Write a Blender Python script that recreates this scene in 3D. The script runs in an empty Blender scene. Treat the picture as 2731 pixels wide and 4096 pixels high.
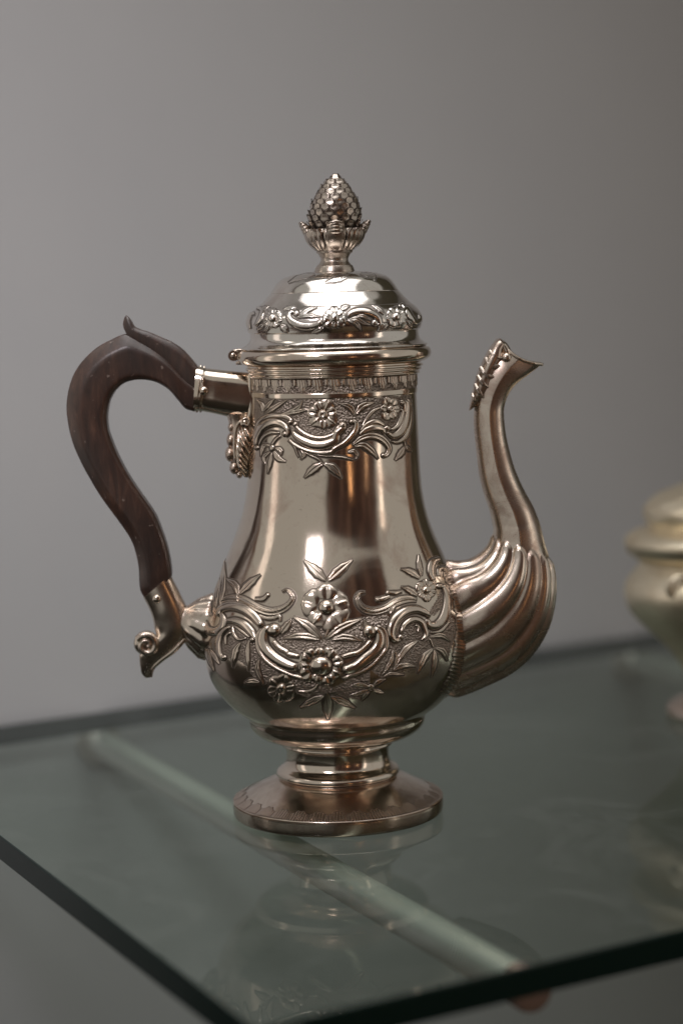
import bpy, bmesh, math, random
import numpy as np
from math import radians, sin, cos, pi
random.seed(7); rng = np.random.default_rng(7)
scene = bpy.context.scene

# ------------------------------------------------------------------ camera
W0, H0, FPX = 2731.0, 4096.0, 8400.0          # drawing sheet the measurements were taken on
PITCH, ROLL = radians(6.0), radians(1.7)
FW = np.array([0, cos(PITCH), -sin(PITCH)]); R0 = np.array([1.0, 0, 0]); U0 = np.array([0, sin(PITCH), cos(PITCH)])
RT = cos(ROLL)*R0 - sin(ROLL)*U0; UP = sin(ROLL)*R0 + cos(ROLL)*U0
def dirs(u, v):
    u = np.asarray(u, float); v = np.asarray(v, float)
    return FW + RT*((u-W0/2)/FPX)[..., None] + UP*(-(v-H0/2)/FPX)[..., None]
CAM = -dirs(1353, 3246)
cam = bpy.data.cameras.new('camera'); camo = bpy.data.objects.new('camera', cam)
scene.collection.objects.link(camo); scene.camera = camo
cam.sensor_width = 36.0; cam.lens = 36.0*FPX/H0; cam.clip_start = 0.02; cam.clip_end = 50
from mathutils import Matrix, Vector
M4 = Matrix.Identity(4)
for i in range(3):
    M4[i][0], M4[i][1], M4[i][2], M4[i][3] = RT[i], UP[i], -FW[i], CAM[i]
camo.matrix_world = M4
cam.dof.use_dof = True; cam.dof.focus_distance = 0.955; cam.dof.aperture_fstop = 3.6

# ------------------------------------------------------------------ world, lamps, exposure
world = bpy.data.worlds.new('World'); scene.world = world; world.use_nodes = True
bg = world.node_tree.nodes['Background']
bg.inputs[0].default_value = (1.0, 0.975, 0.905, 1); bg.inputs[1].default_value = 0.36
def area(name, loc, target, sx, sy, power, color=(1, 1, 1), spread=180):
    l = bpy.data.lights.new(name, 'AREA'); l.shape = 'RECTANGLE'; l.size = sx; l.size_y = sy
    l.energy = power; l.color = color; l.spread = radians(spread)
    o = bpy.data.objects.new(name, l); scene.collection.objects.link(o); o.location = loc
    d = Vector(target)-Vector(loc); o.rotation_euler = d.to_track_quat('-Z', 'Y').to_euler()
    return o
def az(a, d, z=0.0): return (d*sin(radians(a)), -d*cos(radians(a)), z)
def lit(L, sx, sy): return L*pi*sx*sy                            # lamp power for a face of radiance L
area('case_ceiling_lamp', (-0.02, -0.16, 0.92), (-0.02, -0.10, 0.1), 0.80, 0.56, lit(.72, .80, .56), (1.0, 0.985, 0.99), 78)
area('small_ceiling_lamp', (-0.72, -0.14, 0.92), (-.5, -.1, 0.0), 0.18, 0.20, lit(3.0, .18, .20), (1.0, 0.95, 0.88))
area('front_spot_lamp', (-0.32, -0.66, 0.70), (-.14, .24, .20), 0.20, 0.13, lit(3.5, .20, .13), (1.0, 0.93, 0.99), 66)
area('hall_window_lamp', az(63, 2.4, 0.35), (0, 0, 0.15), 0.20, 1.5, lit(1.5, .2, 1.5), (1.0, 0.84, 0.72))
area('hall_wall_lamp', az(21, 2.28, 0.20), (0, 0, 0.15), 0.05, 0.55, lit(4.0, .05, .55), (1.0, 0.52, 0.24))
area('far_hall_lamp', az(43, 2.28, 0.10), (0, 0, 0.15), 0.035, 0.40, lit(3.0, .035, .40), (1.0, 0.62, 0.36))
area('side_hall_lamp', az(-84, 1.7, 0.35), (0, 0, 0.15), 0.28, 1.3, lit(.75, .28, 1.3), (1.0, 0.86, 0.78))
scene.view_settings.view_transform = 'Standard'; scene.view_settings.look = 'None'
scene.view_settings.exposure = 0.0; scene.view_settings.gamma = 1.0
scene.cycles.max_bounces = 10; scene.cycles.glossy_bounces = 6; scene.cycles.transparent_max_bounces = 12
scene.cycles.caustics_reflective = True; scene.cycles.sample_clamp_indirect = 4.0; scene.cycles.blur_glossy = 0.6

# ------------------------------------------------------------------ materials
def mat(name):
    m = bpy.data.materials.new(name); m.use_nodes = True
    nt = m.node_tree; return m, nt, nt.nodes, nt.links, nt.nodes['Principled BSDF']
def noise(N, L, scale, detail=4, rough=.6, vec=None, dist=0.0):
    n = N.new('ShaderNodeTexNoise'); n.inputs['Scale'].default_value = scale
    n.inputs['Detail'].default_value = detail; n.inputs['Roughness'].default_value = rough
    n.inputs['Distortion'].default_value = dist
    if vec is not None: L.new(vec, n.inputs['Vector'])
    return n
def ramp(N, L, src, stops):
    r = N.new('ShaderNodeValToRGB'); L.new(src, r.inputs[0]); e = r.color_ramp.elements
    while len(e) < len(stops): e.new(0.5)
    for el, (p, c) in zip(e, stops):
        el.position = p; el.color = (*c, 1) if len(c) == 3 else c
    return r
def mixc(N, L, fac, a, b):
    m = N.new('ShaderNodeMix'); m.data_type = 'RGBA'
    for sock, val in ((m.inputs[0], fac), (m.inputs[6], a), (m.inputs[7], b)):
        if hasattr(val, 'is_output'): L.new(val, sock)
        elif isinstance(val, (int, float)): sock.default_value = val
        else: sock.default_value = (*val, 1)
    return m.outputs[2]
def silver(name, base, stain, rough=(.05, .13), stain_amt=(.50, .72), patina=(.045, .030, .022), stipple=0, wob=.0009, stain_scale=34):
    m, nt, N, L, P = mat(name)
    tc = N.new('ShaderNodeTexCoord'); co = tc.outputs['Object']
    n1 = noise(N, L, stain_scale, 6, .68, co, .6); n2 = noise(N, L, 420, 5, .7, co)
    r1 = ramp(N, L, n1.outputs[0], [(stain_amt[0], (0, 0, 0)), (stain_amt[1], (1, 1, 1))])
    c = mixc(N, L, r1.outputs[0], base, stain)
    r2 = ramp(N, L, n2.outputs[0], [(.62, (0, 0, 0)), (.74, (.55, .55, .55))])
    c = mixc(N, L, r2.outputs[0], c, tuple(x*.45 for x in stain))
    at = N.new('ShaderNodeAttribute'); at.attribute_name = 'patina'
    pm = N.new('ShaderNodeMath'); pm.operation = 'MULTIPLY'; pm.inputs[1].default_value = .88; L.new(at.outputs['Fac'], pm.inputs[0])
    c = mixc(N, L, pm.outputs[0], c, patina)
    L.new(c, P.inputs['Base Color']); P.inputs['Metallic'].default_value = 1.0
    rr = N.new('ShaderNodeMapRange'); rr.inputs[3].default_value = rough[0]; rr.inputs[4].default_value = rough[1]
    rr.inputs[1].default_value = .35; rr.inputs[2].default_value = .7; L.new(n1.outputs[0], rr.inputs[0])
    ra = N.new('ShaderNodeMath'); ra.operation = 'MULTIPLY_ADD'; ra.inputs[1].default_value = .4; L.new(at.outputs['Fac'], ra.inputs[0]); L.new(rr.outputs[0], ra.inputs[2])
    L.new(ra.outputs[0], P.inputs['Roughness'])
    # hand-raised wobble, fine scratches, punch marks
    b = N.new('ShaderNodeBump'); b.inputs['Strength'].default_value = 1.0; b.inputs['Distance'].default_value = wob
    nw = noise(N, L, 26, 2, .4, co); L.new(nw.outputs[0], b.inputs['Height'])
    b2 = N.new('ShaderNodeBump'); b2.inputs['Strength'].default_value = .07; b2.inputs['Distance'].default_value = .00012
    mp = N.new('ShaderNodeMapping'); mp.inputs['Scale'].default_value = (1.0, 1.0, 7.0); mp.inputs['Rotation'].default_value = (.1, .35, 0); L.new(co, mp.inputs[0])
    ns = noise(N, L, 900, 3, .7, mp.outputs[0]); L.new(ns.outputs[0], b2.inputs['Height']); L.new(b.outputs[0], b2.inputs['Normal'])
    last = b2
    if stipple:
        v = N.new('ShaderNodeTexVoronoi'); v.inputs['Scale'].default_value = stipple; L.new(co, v.inputs['Vector'])
        b3 = N.new('ShaderNodeBump'); b3.inputs['Strength'].default_value = 1.0; b3.inputs['Distance'].default_value = .0006
        L.new(v.outputs['Distance'], b3.inputs['Height']); L.new(b2.outputs[0], b3.inputs['Normal']); last = b3
    L.new(last.outputs[0], P.inputs['Normal'])
    return m
MS = silver('silver', (.75, .65, .55), (.55, .42, .345), rough=(.07, .20))
MSL = silver('silver_lid', (.78, .725, .67), (.58, .49, .43), rough=(.07, .16))
MO = silver('silver_relief', (.70, .60, .51), (.48, .37, .305), rough=(.14, .27), wob=.0004)
MG = silver('stippled_silver', (.41, .34, .29), (.26, .205, .17), rough=(.34, .48), stipple=1150)
MSP = silver('worn_silver', (.75, .655, .565), (.53, .41, .34), rough=(.18, .36), stain_amt=(.42, .62), stain_scale=60)
MFT = silver('brownish_silver', (.74, .64, .55), (.55, .43, .36), rough=(.13, .26), stain_amt=(.42, .64), stain_scale=70)
MFIN = silver('cast_silver', (.55, .475, .41), (.26, .205, .17), rough=(.22, .36), stain_scale=120)
MBOWL = silver('yellowed_silver', (.93, .83, .64), (.72, .60, .42), rough=(.34, .48), stain_scale=30)
MROD, nt, N, L, P = mat('brushed_steel'); P.inputs['Metallic'].default_value = .74; P.inputs['Base Color'].default_value = (.96, .93, .89, 1); P.inputs['Roughness'].default_value = .38
MCAP, nt, N, L, P = mat('pinkish_cap'); P.inputs['Metallic'].default_value = .7; P.inputs['Base Color'].default_value = (.66, .48, .45, 1); P.inputs['Roughness'].default_value = .25
# wood
MW, nt, N, L, P = mat('dark_wood')
tc = N.new('ShaderNodeTexCoord'); mp = N.new('ShaderNodeMapping'); mp.inputs['Scale'].default_value = (1, 1, .22); mp.inputs['Rotation'].default_value = (0, .35, 0); L.new(tc.outputs['Object'], mp.inputs[0])
g = noise(N, L, 260, 6, .7, mp.outputs[0], .4); r = ramp(N, L, g.outputs[0], [(.3, (.026, .012, .0085)), (.55, (.075, .034, .022)), (.78, (.16, .078, .050))])
big = noise(N, L, 22, 3, .5, tc.outputs['Object']); rb = ramp(N, L, big.outputs[0], [(.4, (0, 0, 0)), (.65, (.7, .7, .7))])
c = mixc(N, L, rb.outputs[0], r.outputs[0], (.024, .015, .013))
sp = noise(N, L, 330, 2, .5, tc.outputs['Object']); rs = ramp(N, L, sp.outputs[0], [(.69, (0, 0, 0)), (.75, (.75, .75, .75))])
c = mixc(N, L, rs.outputs[0], c, (.26, .20, .17)); L.new(c, P.inputs['Base Color'])
P.inputs['Roughness'].default_value = .42; P.inputs['Coat Weight'].default_value = .6; P.inputs['Coat Roughness'].default_value = .28
b = N.new('ShaderNodeBump'); b.inputs['Distance'].default_value = .0003; b.inputs['Strength'].default_value = .5; L.new(g.outputs[0], b.inputs['Height']); L.new(b.outputs[0], P.inputs['Normal'])
# plate glass: clear faces pass a green tint and mirror at grazing angles, ground edges are deep green
MGL, nt, N, L, P = mat('plate_glass'); N.remove(P); out = N['Material Output']
tr = N.new('ShaderNodeBsdfTransparent'); tr.inputs[0].default_value = (.86, .905, .875, 1)
gl = N.new('ShaderNodeBsdfGlossy'); gl.inputs['Roughness'].default_value = .012; gl.inputs['Color'].default_value = (.95, 1, .97, 1)
fr = N.new('ShaderNodeFresnel'); fr.inputs['IOR'].default_value = 1.16
tcg = N.new('ShaderNodeTexCoord'); ng = noise(N, L, 520, 4, .8, tcg.outputs['Object']); rg = ramp(N, L, ng.outputs[0], [(.70, (0, 0, 0)), (.78, (.22, .22, .22))])
mx = N.new('ShaderNodeMixShader'); L.new(fr.outputs[0], mx.inputs[0]); L.new(tr.outputs[0], mx.inputs[1]); L.new(gl.outputs[0], mx.inputs[2])
sm = noise(N, L, 16, 5, .65, tcg.outputs['Object'], 1.5); rsm = ramp(N, L, sm.outputs[0], [(.50, (0, 0, 0)), (.75, (.06, .06, .06))]); ad = N.new('ShaderNodeMath'); ad.operation = 'ADD'; L.new(rg.outputs[0], ad.inputs[0]); L.new(rsm.outputs[0], ad.inputs[1])
df = N.new('ShaderNodeBsdfDiffuse'); df.inputs[0].default_value = (.5, .52, .5, 1)
mx2 = N.new('ShaderNodeMixShader'); L.new(ad.outputs[0], mx2.inputs[0]); L.new(mx.outputs[0], mx2.inputs[1]); L.new(df.outputs[0], mx2.inputs[2])
L.new(mx2.outputs[0], out.inputs[0])
MGB, nt, N, L, P = mat('plate_glass_underside'); N.remove(P); tr = N.new('ShaderNodeBsdfTransparent'); tr.inputs[0].default_value = (.87, .91, .885, 1); L.new(tr.outputs[0], N['Material Output'].inputs[0])
MGE, nt, N, L, P = mat('glass_edge'); P.inputs['Base Color'].default_value = (.006, .020, .017, 1); P.inputs['Roughness'].default_value = .16; P.inputs['IOR'].default_value = 1.3
# painted wall
MWL, nt, N, L, P = mat('grey_paint'); tc = N.new('ShaderNodeTexCoord')
n = noise(N, L, 6, 5, .6, tc.outputs['Object']); r = ramp(N, L, n.outputs[0], [(.3, (.665, .675, .69)), (.7, (.695, .705, .715))]); L.new(r.outputs[0], P.inputs['Base Color']); P.inputs['Roughness'].default_value = .75
nb = noise(N, L, 700, 3, .6, tc.outputs['Object']); b = N.new('ShaderNodeBump'); b.inputs['Distance'].default_value = .0002; b.inputs['Strength'].default_value = .4; L.new(nb.outputs[0], b.inputs['Height']); L.new(b.outputs[0], P.inputs['Normal'])
MHD, nt, N, L, P = mat('dark_hall_panelling'); tc = N.new('ShaderNodeTexCoord'); mp = N.new('ShaderNodeMapping'); mp.inputs['Scale'].default_value = (6.5, 6.5, .30); L.new(tc.outputs['Object'], mp.inputs[0])
n = noise(N, L, 1.6, 4, .6, mp.outputs[0]); r = ramp(N, L, n.outputs[0], [(.38, (.03, .014, .012)), (.50, (.12, .055, .042)), (.56, (.20, .10, .075)), (.64, (.46, .28, .20))]); L.new(r.outputs[0], P.inputs['Base Color']); P.inputs['Roughness'].default_value = .6

# ------------------------------------------------------------------ helpers
COL = scene.collection
def D(u, v, y=0.0):
    d = dirs(u, v); t = (y-CAM[1])/d[..., 1]; return CAM + d*np.asarray(t)[..., None]
PX = 1.0/FPX
def qq(ox, oy, s, pts): return [(ox+x*s, oy+y*s) for x, y in pts]
def cr(P, n):                                   # Catmull-Rom through points, chord length parameter
    P = np.asarray(P, float)
    if len(P) == 2: return P[0]+(P[1]-P[0])*np.linspace(0, 1, n)[:, None]
    d = np.linalg.norm(np.diff(P[:, :2], axis=0), axis=1)+1e-9; t = np.r_[0, np.cumsum(d)]; q = np.linspace(0, t[-1], n)
    m = np.zeros_like(P); m[1:-1] = (P[2:]-P[:-2])/(t[2:]-t[:-2])[:, None]
    m[0] = (P[1]-P[0])/d[0]; m[-1] = (P[-1]-P[-2])/d[-1]
    i = np.clip(np.searchsorted(t, q, 'right')-1, 0, len(P)-2); h = d[i][:, None]; x = ((q-t[i])/d[i])[:, None]
    return ((1+2*x)*(1-x)**2)*P[i] + x*(1-x)**2*h*m[i] + x*x*(3-2*x)*P[i+1] + x*x*(x-1)*h*m[i+1]
def lerp(vals, n): return np.interp(np.linspace(0, 1, n), np.linspace(0, 1, len(vals)), vals)
class MB:
    def __init__(s): s.v = []; s.f = []; s.a = []; s.n = 0
    def add(s, V, Fc, A=None):
        V = np.asarray(V, float).reshape(-1, 3); s.v.append(V); s.f += [tuple(int(k)+s.n for k in q) for q in Fc]
        s.a.append(np.zeros(len(V)) if A is None else np.asarray(A, float).ravel()); s.n += len(V); return s
    def grid(s, G, A=None, wrap=False, flip=False):
        n, m = G.shape[:2]; Fc = []
        for i in range(n-1):
            for j in range(m if wrap else m-1):
                k = (j+1) % m; q = (i*m+j, i*m+k, (i+1)*m+k, (i+1)*m+j)
                Fc.append(q[::-1] if flip else q)
        return s.add(G.reshape(-1, 3), Fc, A)
    def build(s, name, material, parent=None, sharp=None, smooth=True):
        me = bpy.data.meshes.new(name); V = np.concatenate(s.v); me.from_pydata(V.tolist(), [], s.f)
        a = me.attributes.new('patina', 'FLOAT', 'POINT'); a.data.foreach_set('value', np.concatenate(s.a).astype(np.float32))
        bm = bmesh.new(); bm.from_mesh(me); bmesh.ops.recalc_face_normals(bm, faces=bm.faces); bm.to_mesh(me); bm.free()
        me.polygons.foreach_set('use_smooth', [smooth]*len(me.polygons))
        if sharp: me.set_sharp_from_angle(angle=radians(sharp))
        me.materials.append(material); return link(name, me, parent)
def link(name, me, parent=None):
    o = bpy.data.objects.new(name, me); COL.objects.link(o); o.parent = parent; return o
def tag(o, label=None, cat=None, group=None, kind=None):
    for k, v in (('label', label), ('category', cat), ('group', group), ('kind', kind)):
        if v: o[k] = v
    return o
def empty(name, loc=(0, 0, 0)):
    o = bpy.data.objects.new(name, None); COL.objects.link(o); o.location = loc; o.empty_display_size = .02; return o

# ------------------------------------------------------------------ setting: wall behind the shelf
bl = np.array([-.19691, .22548]); e2 = np.array([.850, .527]); e2 /= np.linalg.norm(e2); e1 = np.array([-e2[1], e2[0]])
def shelf(a, b, z=0.0): p = bl + e2*a + e1*b; return (p[0], p[1], z)
def box(mb, pts, z0, z1):                       # prism over a polygon
    n = len(pts); V = [(p[0], p[1], z0) for p in pts]+[(p[0], p[1], z1) for p in pts]
    mb.add(V, [tuple(range(n))[::-1], tuple(range(n, 2*n))]+[(i, (i+1) % n, n+(i+1) % n, n+i) for i in range(n)])
mb = MB(); box(mb, [shelf(-.26, .014), shelf(1.5, .014), shelf(1.5, .09), shelf(-.26, .09)], -.9, 1.6)
tag(mb.build('wall', MWL, smooth=False), kind='structure')
MDK, nt, N, L, P = mat('dark_blocker_paint'); tc = N.new('ShaderNodeTexCoord'); n = noise(N, L, 5, 4, .6, tc.outputs['Object']); r = ramp(N, L, n.outputs[0], [(.3, (.075, .066, .055)), (.7, (.11, .098, .08))]); L.new(r.outputs[0], P.inputs['Base Color']); P.inputs['Roughness'].default_value = .6
MWP, nt, N, L, P = mat('warm_blocker_paint'); tc = N.new('ShaderNodeTexCoord'); n = noise(N, L, 5, 4, .6, tc.outputs['Object']); r = ramp(N, L, n.outputs[0], [(.3, (.30, .22, .14)), (.7, (.38, .28, .18))]); L.new(r.outputs[0], P.inputs['Base Color']); P.inputs['Roughness'].default_value = .6
MOL, nt, N, L, P = mat('olive_panel_paint'); tc = N.new('ShaderNodeTexCoord'); n = noise(N, L, 5, 4, .6, tc.outputs['Object']); r = ramp(N, L, n.outputs[0], [(.3, (.13, .115, .07)), (.7, (.17, .15, .10))]); L.new(r.outputs[0], P.inputs['Base Color']); P.inputs['Roughness'].default_value = .6
mb = MB(); box(mb, [shelf(-.26, .012), shelf(1.5, .012), shelf(1.5, -.80), shelf(-.26, -.80)], -.40, -.36)
tag(mb.build('unseen_floor_blocker', MDK, smooth=False), kind='structure')  # unseen slab, added to keep ambient light off the lower wall
mb = MB(); box(mb, [shelf(-.30, -.74), shelf(1.5, -.74), shelf(1.5, -.76), shelf(-.30, -.76)], -.359, -.02)
tag(mb.build('unseen_front_blocker', MWP, smooth=False), kind='structure')  # added out of view: blocks low front light, its warm tone reflects in the belly
mb = MB(); box(mb, [shelf(-.26, .010), shelf(-.26, -.735), shelf(-.28, -.735), shelf(-.28, .010)], -.359, .03)
tag(mb.build('unseen_side_blocker', MDK, smooth=False), kind='structure')  # added unseen side, shuts stray light out of the space under the shelf
mb = MB(); box(mb, [shelf(.72, .010), shelf(.72, -.36), shelf(.74, -.36), shelf(.74, .010)], -.359, 1.3)
tag(mb.build('case_end_panel', MOL, smooth=False), kind='structure')
mb = MB(); box(mb, [(-3, -1.15), (3.2, -1.15), (3.2, -3.4), (-3, -3.4)], -.95, -.9)
tag(mb.build('hall_floor', MHD, smooth=False), kind='structure')
mb = MB(); box(mb, [az(-9, 3.2), az(56, 2.6), az(56, 2.7), az(-9, 3.3)], -1.0, 1.9)
tag(mb.build('hall_wall', MHD, smooth=False), kind='structure')
mb = MB(); box(mb, [az(-101, .66), az(-124, .58), az(-124, .62), az(-101, .70)], -.9, 1.5)
tag(mb.build('case_side_wall', MHD, smooth=False), kind='structure')

# ------------------------------------------------------------------ lathe work
AXV = [600, 900, 1100, 1300, 1700, 2100, 2500, 2900, 3246]; AXU = [1342, 1339, 1337, 1337, 1336, 1335, 1341, 1349, 1353]
def axis_u(v): return np.interp(v, AXV, AXU)
def prof(segs, per=10):
    """segments of (v, half width) on the sheet -> rows of (z, r, axis x) in metres"""
    out = []
    for sg in segs:
        q = cr([(v, h) for v, h in sg], max(2, per*(len(sg)-1)))
        for v, h in q:
            a = D(axis_u(v), v); b = D(axis_u(v)+max(h, 0), v); out.append((a[2], max(np.linalg.norm(b-a), 1e-5), a[0]))
    return np.array(out)
def lathe(pr, seg=192, mod=None):
    th = np.linspace(0, 2*pi, seg, endpoint=False); G = np.zeros((len(pr), seg, 3))
    R = pr[:, 1][:, None]*np.ones(seg) if mod is None else mod(pr, th)
    G[..., 0] = pr[:, 2][:, None]+R*np.sin(th); G[..., 1] = -R*np.cos(th); G[..., 2] = pr[:, 0][:, None]
    return G
class Surf:                                     # smooth surface of revolution the chased work lies on
    def __init__(s, pr):
        o = np.argsort(pr[:, 0]); s.z, s.r, s.x = pr[o, 0], pr[o, 1], pr[o, 2]
    def hit(s, u, v):
        d = dirs(u, v); ys = np.linspace(-.085, .0, 240); t = (ys[None]-CAM[1])/d[:, 1:2]
        X = CAM[0]+d[:, 0:1]*t; Z = CAM[2]+d[:, 2:3]*t
        f = np.hypot(X-np.interp(Z, s.z, s.x), ys[None])-np.interp(Z, s.z, s.r)
        ins = f < 0; k = np.where(ins.any(1), ins.argmax(1), f.argmin(1)); k0 = np.maximum(k-1, 0); ii = np.arange(len(k))
        f0, f1 = f[ii, k0], f[ii, k]; w = np.where(ins.any(1) & (k > 0), f0/(f0-f1+1e-12), 1.0)
        tt = t[ii, k0]+(t[ii, k]-t[ii, k0])*w; return CAM+d*tt[:, None]
    def at(s, u, v, h):                         # point h sheet units above the surface
        p = s.hit(np.asarray(u, float).ravel(), np.asarray(v, float).ravel()); z = p[:, 2]
        rad = np.stack([p[:, 0]-np.interp(z, s.z, s.x), p[:, 1]], 1); rl = np.linalg.norm(rad, axis=1)+1e-9; rad /= rl[:, None]
        sl = (np.interp(z+5e-4, s.z, s.r)-np.interp(z-5e-4, s.z, s.r))/1e-3; sl = np.clip(sl, -2.5, 2.5)
        n = np.stack([rad[:, 0], rad[:, 1], -sl], 1); n /= np.linalg.norm(n, axis=1)[:, None]
        R = np.interp(z, s.z, s.r); base = np.stack([np.interp(z, s.z, s.x)+rad[:, 0]*R, rad[:, 1]*R, z], 1)
        return base+n*(np.asarray(h, float).ravel()*.76*PX)[:, None]

# chased relief: every scroll, leaf and flower is a small mesh laid on a surface
def ribbon(mb, S, pts, w, H, kind='round', n=26, flange=6.0, wave=0.0):
    P = cr(pts, n); T = np.gradient(P, axis=0); T /= np.linalg.norm(T, axis=1)[:, None]+1e-9; Nn = np.stack([-T[:, 1], T[:, 0]], 1)
    ww = lerp(w, n)*(1+wave*np.sin(np.linspace(0, 1, n)*pi*7)); hh = lerp(H if isinstance(H, (list, tuple)) else [H], n) if isinstance(H, (list, tuple)) else np.full(n, H, float)
    hh = hh*np.clip(np.minimum(np.arange(n)+.6, n-.4-np.arange(n))/2.2, 0, 1)
    sc = np.array([-1, -.97, -.88, -.7, -.45, -.22, -.08, 0, .08, .22, .45, .7, .88, .97, 1])
    if kind == 'round': pf = (1-np.abs(sc)**2.4)**.6
    elif kind == 'leaf': pf = (1-np.abs(sc)**3)**.7*(1-.42*np.exp(-(sc/.16)**2))*(.72+.28*np.abs(sc))
    elif kind == 'flute': pf = (1-np.abs(sc)**6)*(.55+.45*np.cos(sc*pi*2.0))
    elif kind == 'veined': pf = (1-np.abs(sc)**4)*(.6+.4*np.cos(sc*pi*4.0))
    m = len(sc)+4; off = np.zeros((n, m)); hg = np.zeros((n, m)); A = np.zeros((n, m))
    off[:, 2:-2] = ww[:, None]*sc; hg[:, 2:-2] = np.maximum(hh[:, None]*pf, .7)
    off[:, 0] = -(ww+flange); off[:, 1] = -(ww+1); off[:, -2] = ww+1; off[:, -1] = ww+flange
    hg[:, [1, -2]] = .7; hg[:, [0, -1]] = .25
    A[:, [1, 2, 3, -4, -3, -2]] = 1; A[:, [4, -5]] = .3; A[:, [0, -1]] = .45
    A[[0, -1], :] = .8
    U = P[:, 0:1]+Nn[:, 0:1]*off; V = P[:, 1:2]+Nn[:, 1:2]*off
    mb.grid(S.at(U, V, hg).reshape(n, m, 3), A); return mb
def dome(mb, S, c, rx, ry, H, flange=4.0, dimple=0.0, seg=22):
    rad = np.array([0, .25, .5, .7, .85, .95, 1.0]); th = np.linspace(0, 2*pi, seg, endpoint=False)
    U = [np.full(seg, c[0])+rx*r*np.cos(th) for r in rad]+[c[0]+(rx+flange)*np.cos(th)]
    V = [np.full(seg, c[1])+ry*r*np.sin(th) for r in rad]+[c[1]+(ry+flange)*np.sin(th)]
    h = np.r_[H*np.sqrt(np.clip(1-rad**2, 0, 1))*(1-dimple*np.exp(-(rad/.35)**2)), .4]; h[-2] = .8
    A = np.r_[np.zeros(5), .3, 1, 1]
    G = S.at(np.array(U), np.array(V), np.repeat(h[:, None], seg, 1)).reshape(8, seg, 3)
    mb.grid(G, np.repeat(A[:, None], seg, 1), wrap=True); return mb
def orn(name, parent, material=None, **k):
    o = mb.build(name, material or MO, parent); return o
LW = [.22, .7, .98, 1, .8, .42, .06]
def leaf(S, parent, pts, w, H=9, name='leaf', kind='leaf', material=None):
    m = MB(); ribbon(m, S, pts, [x*w for x in LW], [H*.6, H, H, H*.5], kind, n=22, wave=.07); return m.build(name, material or MO, parent)
def scroll(S, parent, ribs, beads=(), name='scroll', material=None):
    m = MB()
    for pts, w, H, *k in ribs: ribbon(m, S, pts, [x*1.16 for x in w], H, k[0] if k else 'round', n=44)
    for c, r, H in beads: dome(m, S, c, r, r, H)
    return m.build(name, material or MO, parent)
def flower(S, parent, c, R, n, cr_, H=13, rot=0.0, sx=1.0, sy=1.0, pw=.36, dimple=.25, r0=.3, material=None, notch=True):
    m = MB()
    for k in range(n):
        a = rot+2*pi*k/n; ca, sa = cos(a), sin(a); R1 = R*(1+.07*sin(k*2.7+R)); pp = [(c[0]+ca*R1*t*sx, c[1]+sa*R1*t*sy) for t in (r0, .55, .8, 1.0)]
        w = R1*pw*(abs(sa)*sx+abs(ca)*sy); ribbon(m, S, pp, [w*.55, w*.85, w*1.05, w, w*.72, w*.3], [H*.4, H*.85, H, H*.6], 'veined' if k % 2 else 'leaf', n=14, flange=4)
    dome(m, S, c, cr_*sx*1.06, cr_*sy*1.06, H*1.95, dimple=dimple); return m.build('flower', material or MO, parent)
def ground(S, parent, poly, step=4.5, h=.45, name='stippled_ground'):
    P = np.array(poly); x0, y0 = P.min(0); x1, y1 = P.max(0); xs = np.arange(x0, x1+step, step); ys = np.arange(y0, y1+step, step)
    X, Y = np.meshgrid(xs, ys); cx, cy = X[:-1, :-1]+step/2, Y[:-1, :-1]+step/2; ins = np.zeros(cx.shape, bool); j = len(P)-1
    for i in range(len(P)):
        xi, yi = P[i]; xj, yj = P[j]; cond = ((yi > cy) != (yj > cy)) & (cx < (xj-xi)*(cy-yi)/(yj-yi+1e-12)+xi); ins ^= cond; j = i
    idx = -np.ones(X.shape, int); need = np.zeros(X.shape, bool); r, c = np.nonzero(ins)
    for a, b_ in ((0, 0), (0, 1), (1, 0), (1, 1)): need[r+a, c+b_] = True
    idx[need] = np.arange(need.sum()); V = S.at(X[need], Y[need], np.full(need.sum(), h))
    m = MB(); m.add(V, [(idx[a, b_], idx[a, b_+1], idx[a+1, b_+1], idx[a+1, b_]) for a, b_ in zip(r, c)]); return m.build(name, MG, parent)

# ------------------------------------------------------------------ the coffee pot
pot = tag(empty('coffee_pot'), 'tall chased silver coffee pot with dark wooden handle on the glass shelf', 'coffee pot')
body_segs = [
    [(1390.5, 340), (1391, 366)], [(1391.5, 368), (1397, 378), (1407, 385), (1420, 387), (1432, 384), (1443, 374), (1450, 360), (1454, 348)],
    [(1455, 341), (1459, 341)], [(1460, 350), (1463, 354), (1469, 354), (1472, 349)], [(1472, 338), (1476, 338)], [(1476, 346), (1479, 349), (1484, 348), (1487, 343)],
    [(1487, 331), (1491, 331)], [(1491, 339), (1494, 342), (1498, 341), (1501, 336)], [(1501, 329), (1506, 327.5), (1530, 327.5), (1556, 328)], [(1557, 331), (1560, 332), (1574, 332), (1577, 331)],
    [(1578, 329), (1620, 330.5), (1680, 334), (1760, 338), (1830, 341), (1909, 346), (1970, 353), (2024, 363), (2081, 378), (2139, 399), (2196, 423), (2250, 445), (2297, 463), (2370, 490), (2443, 509), (2517, 520),
     (2575, 524), (2627, 520), (2663, 512), (2700, 498), (2737, 477), (2773, 450), (2805, 420), (2830, 388), (2845, 366), (2853, 356)],
    [(2854, 352), (2862, 350.5), (2880, 350), (2900, 341), (2920, 319), (2936, 289), (2948, 256), (2956, 234), (2959, 223)],
    [(2961, 223), (2966, 224), (2971, 221), (2974, 213)], [(2975, 209), (2985, 206), (3005, 204), (3028, 206), (3046, 214), (3058, 227), (3067, 239), (3076, 245), (3084, 246), (3090, 243), (3093, 236)]]
BP = prof(body_segs, 9)
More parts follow.
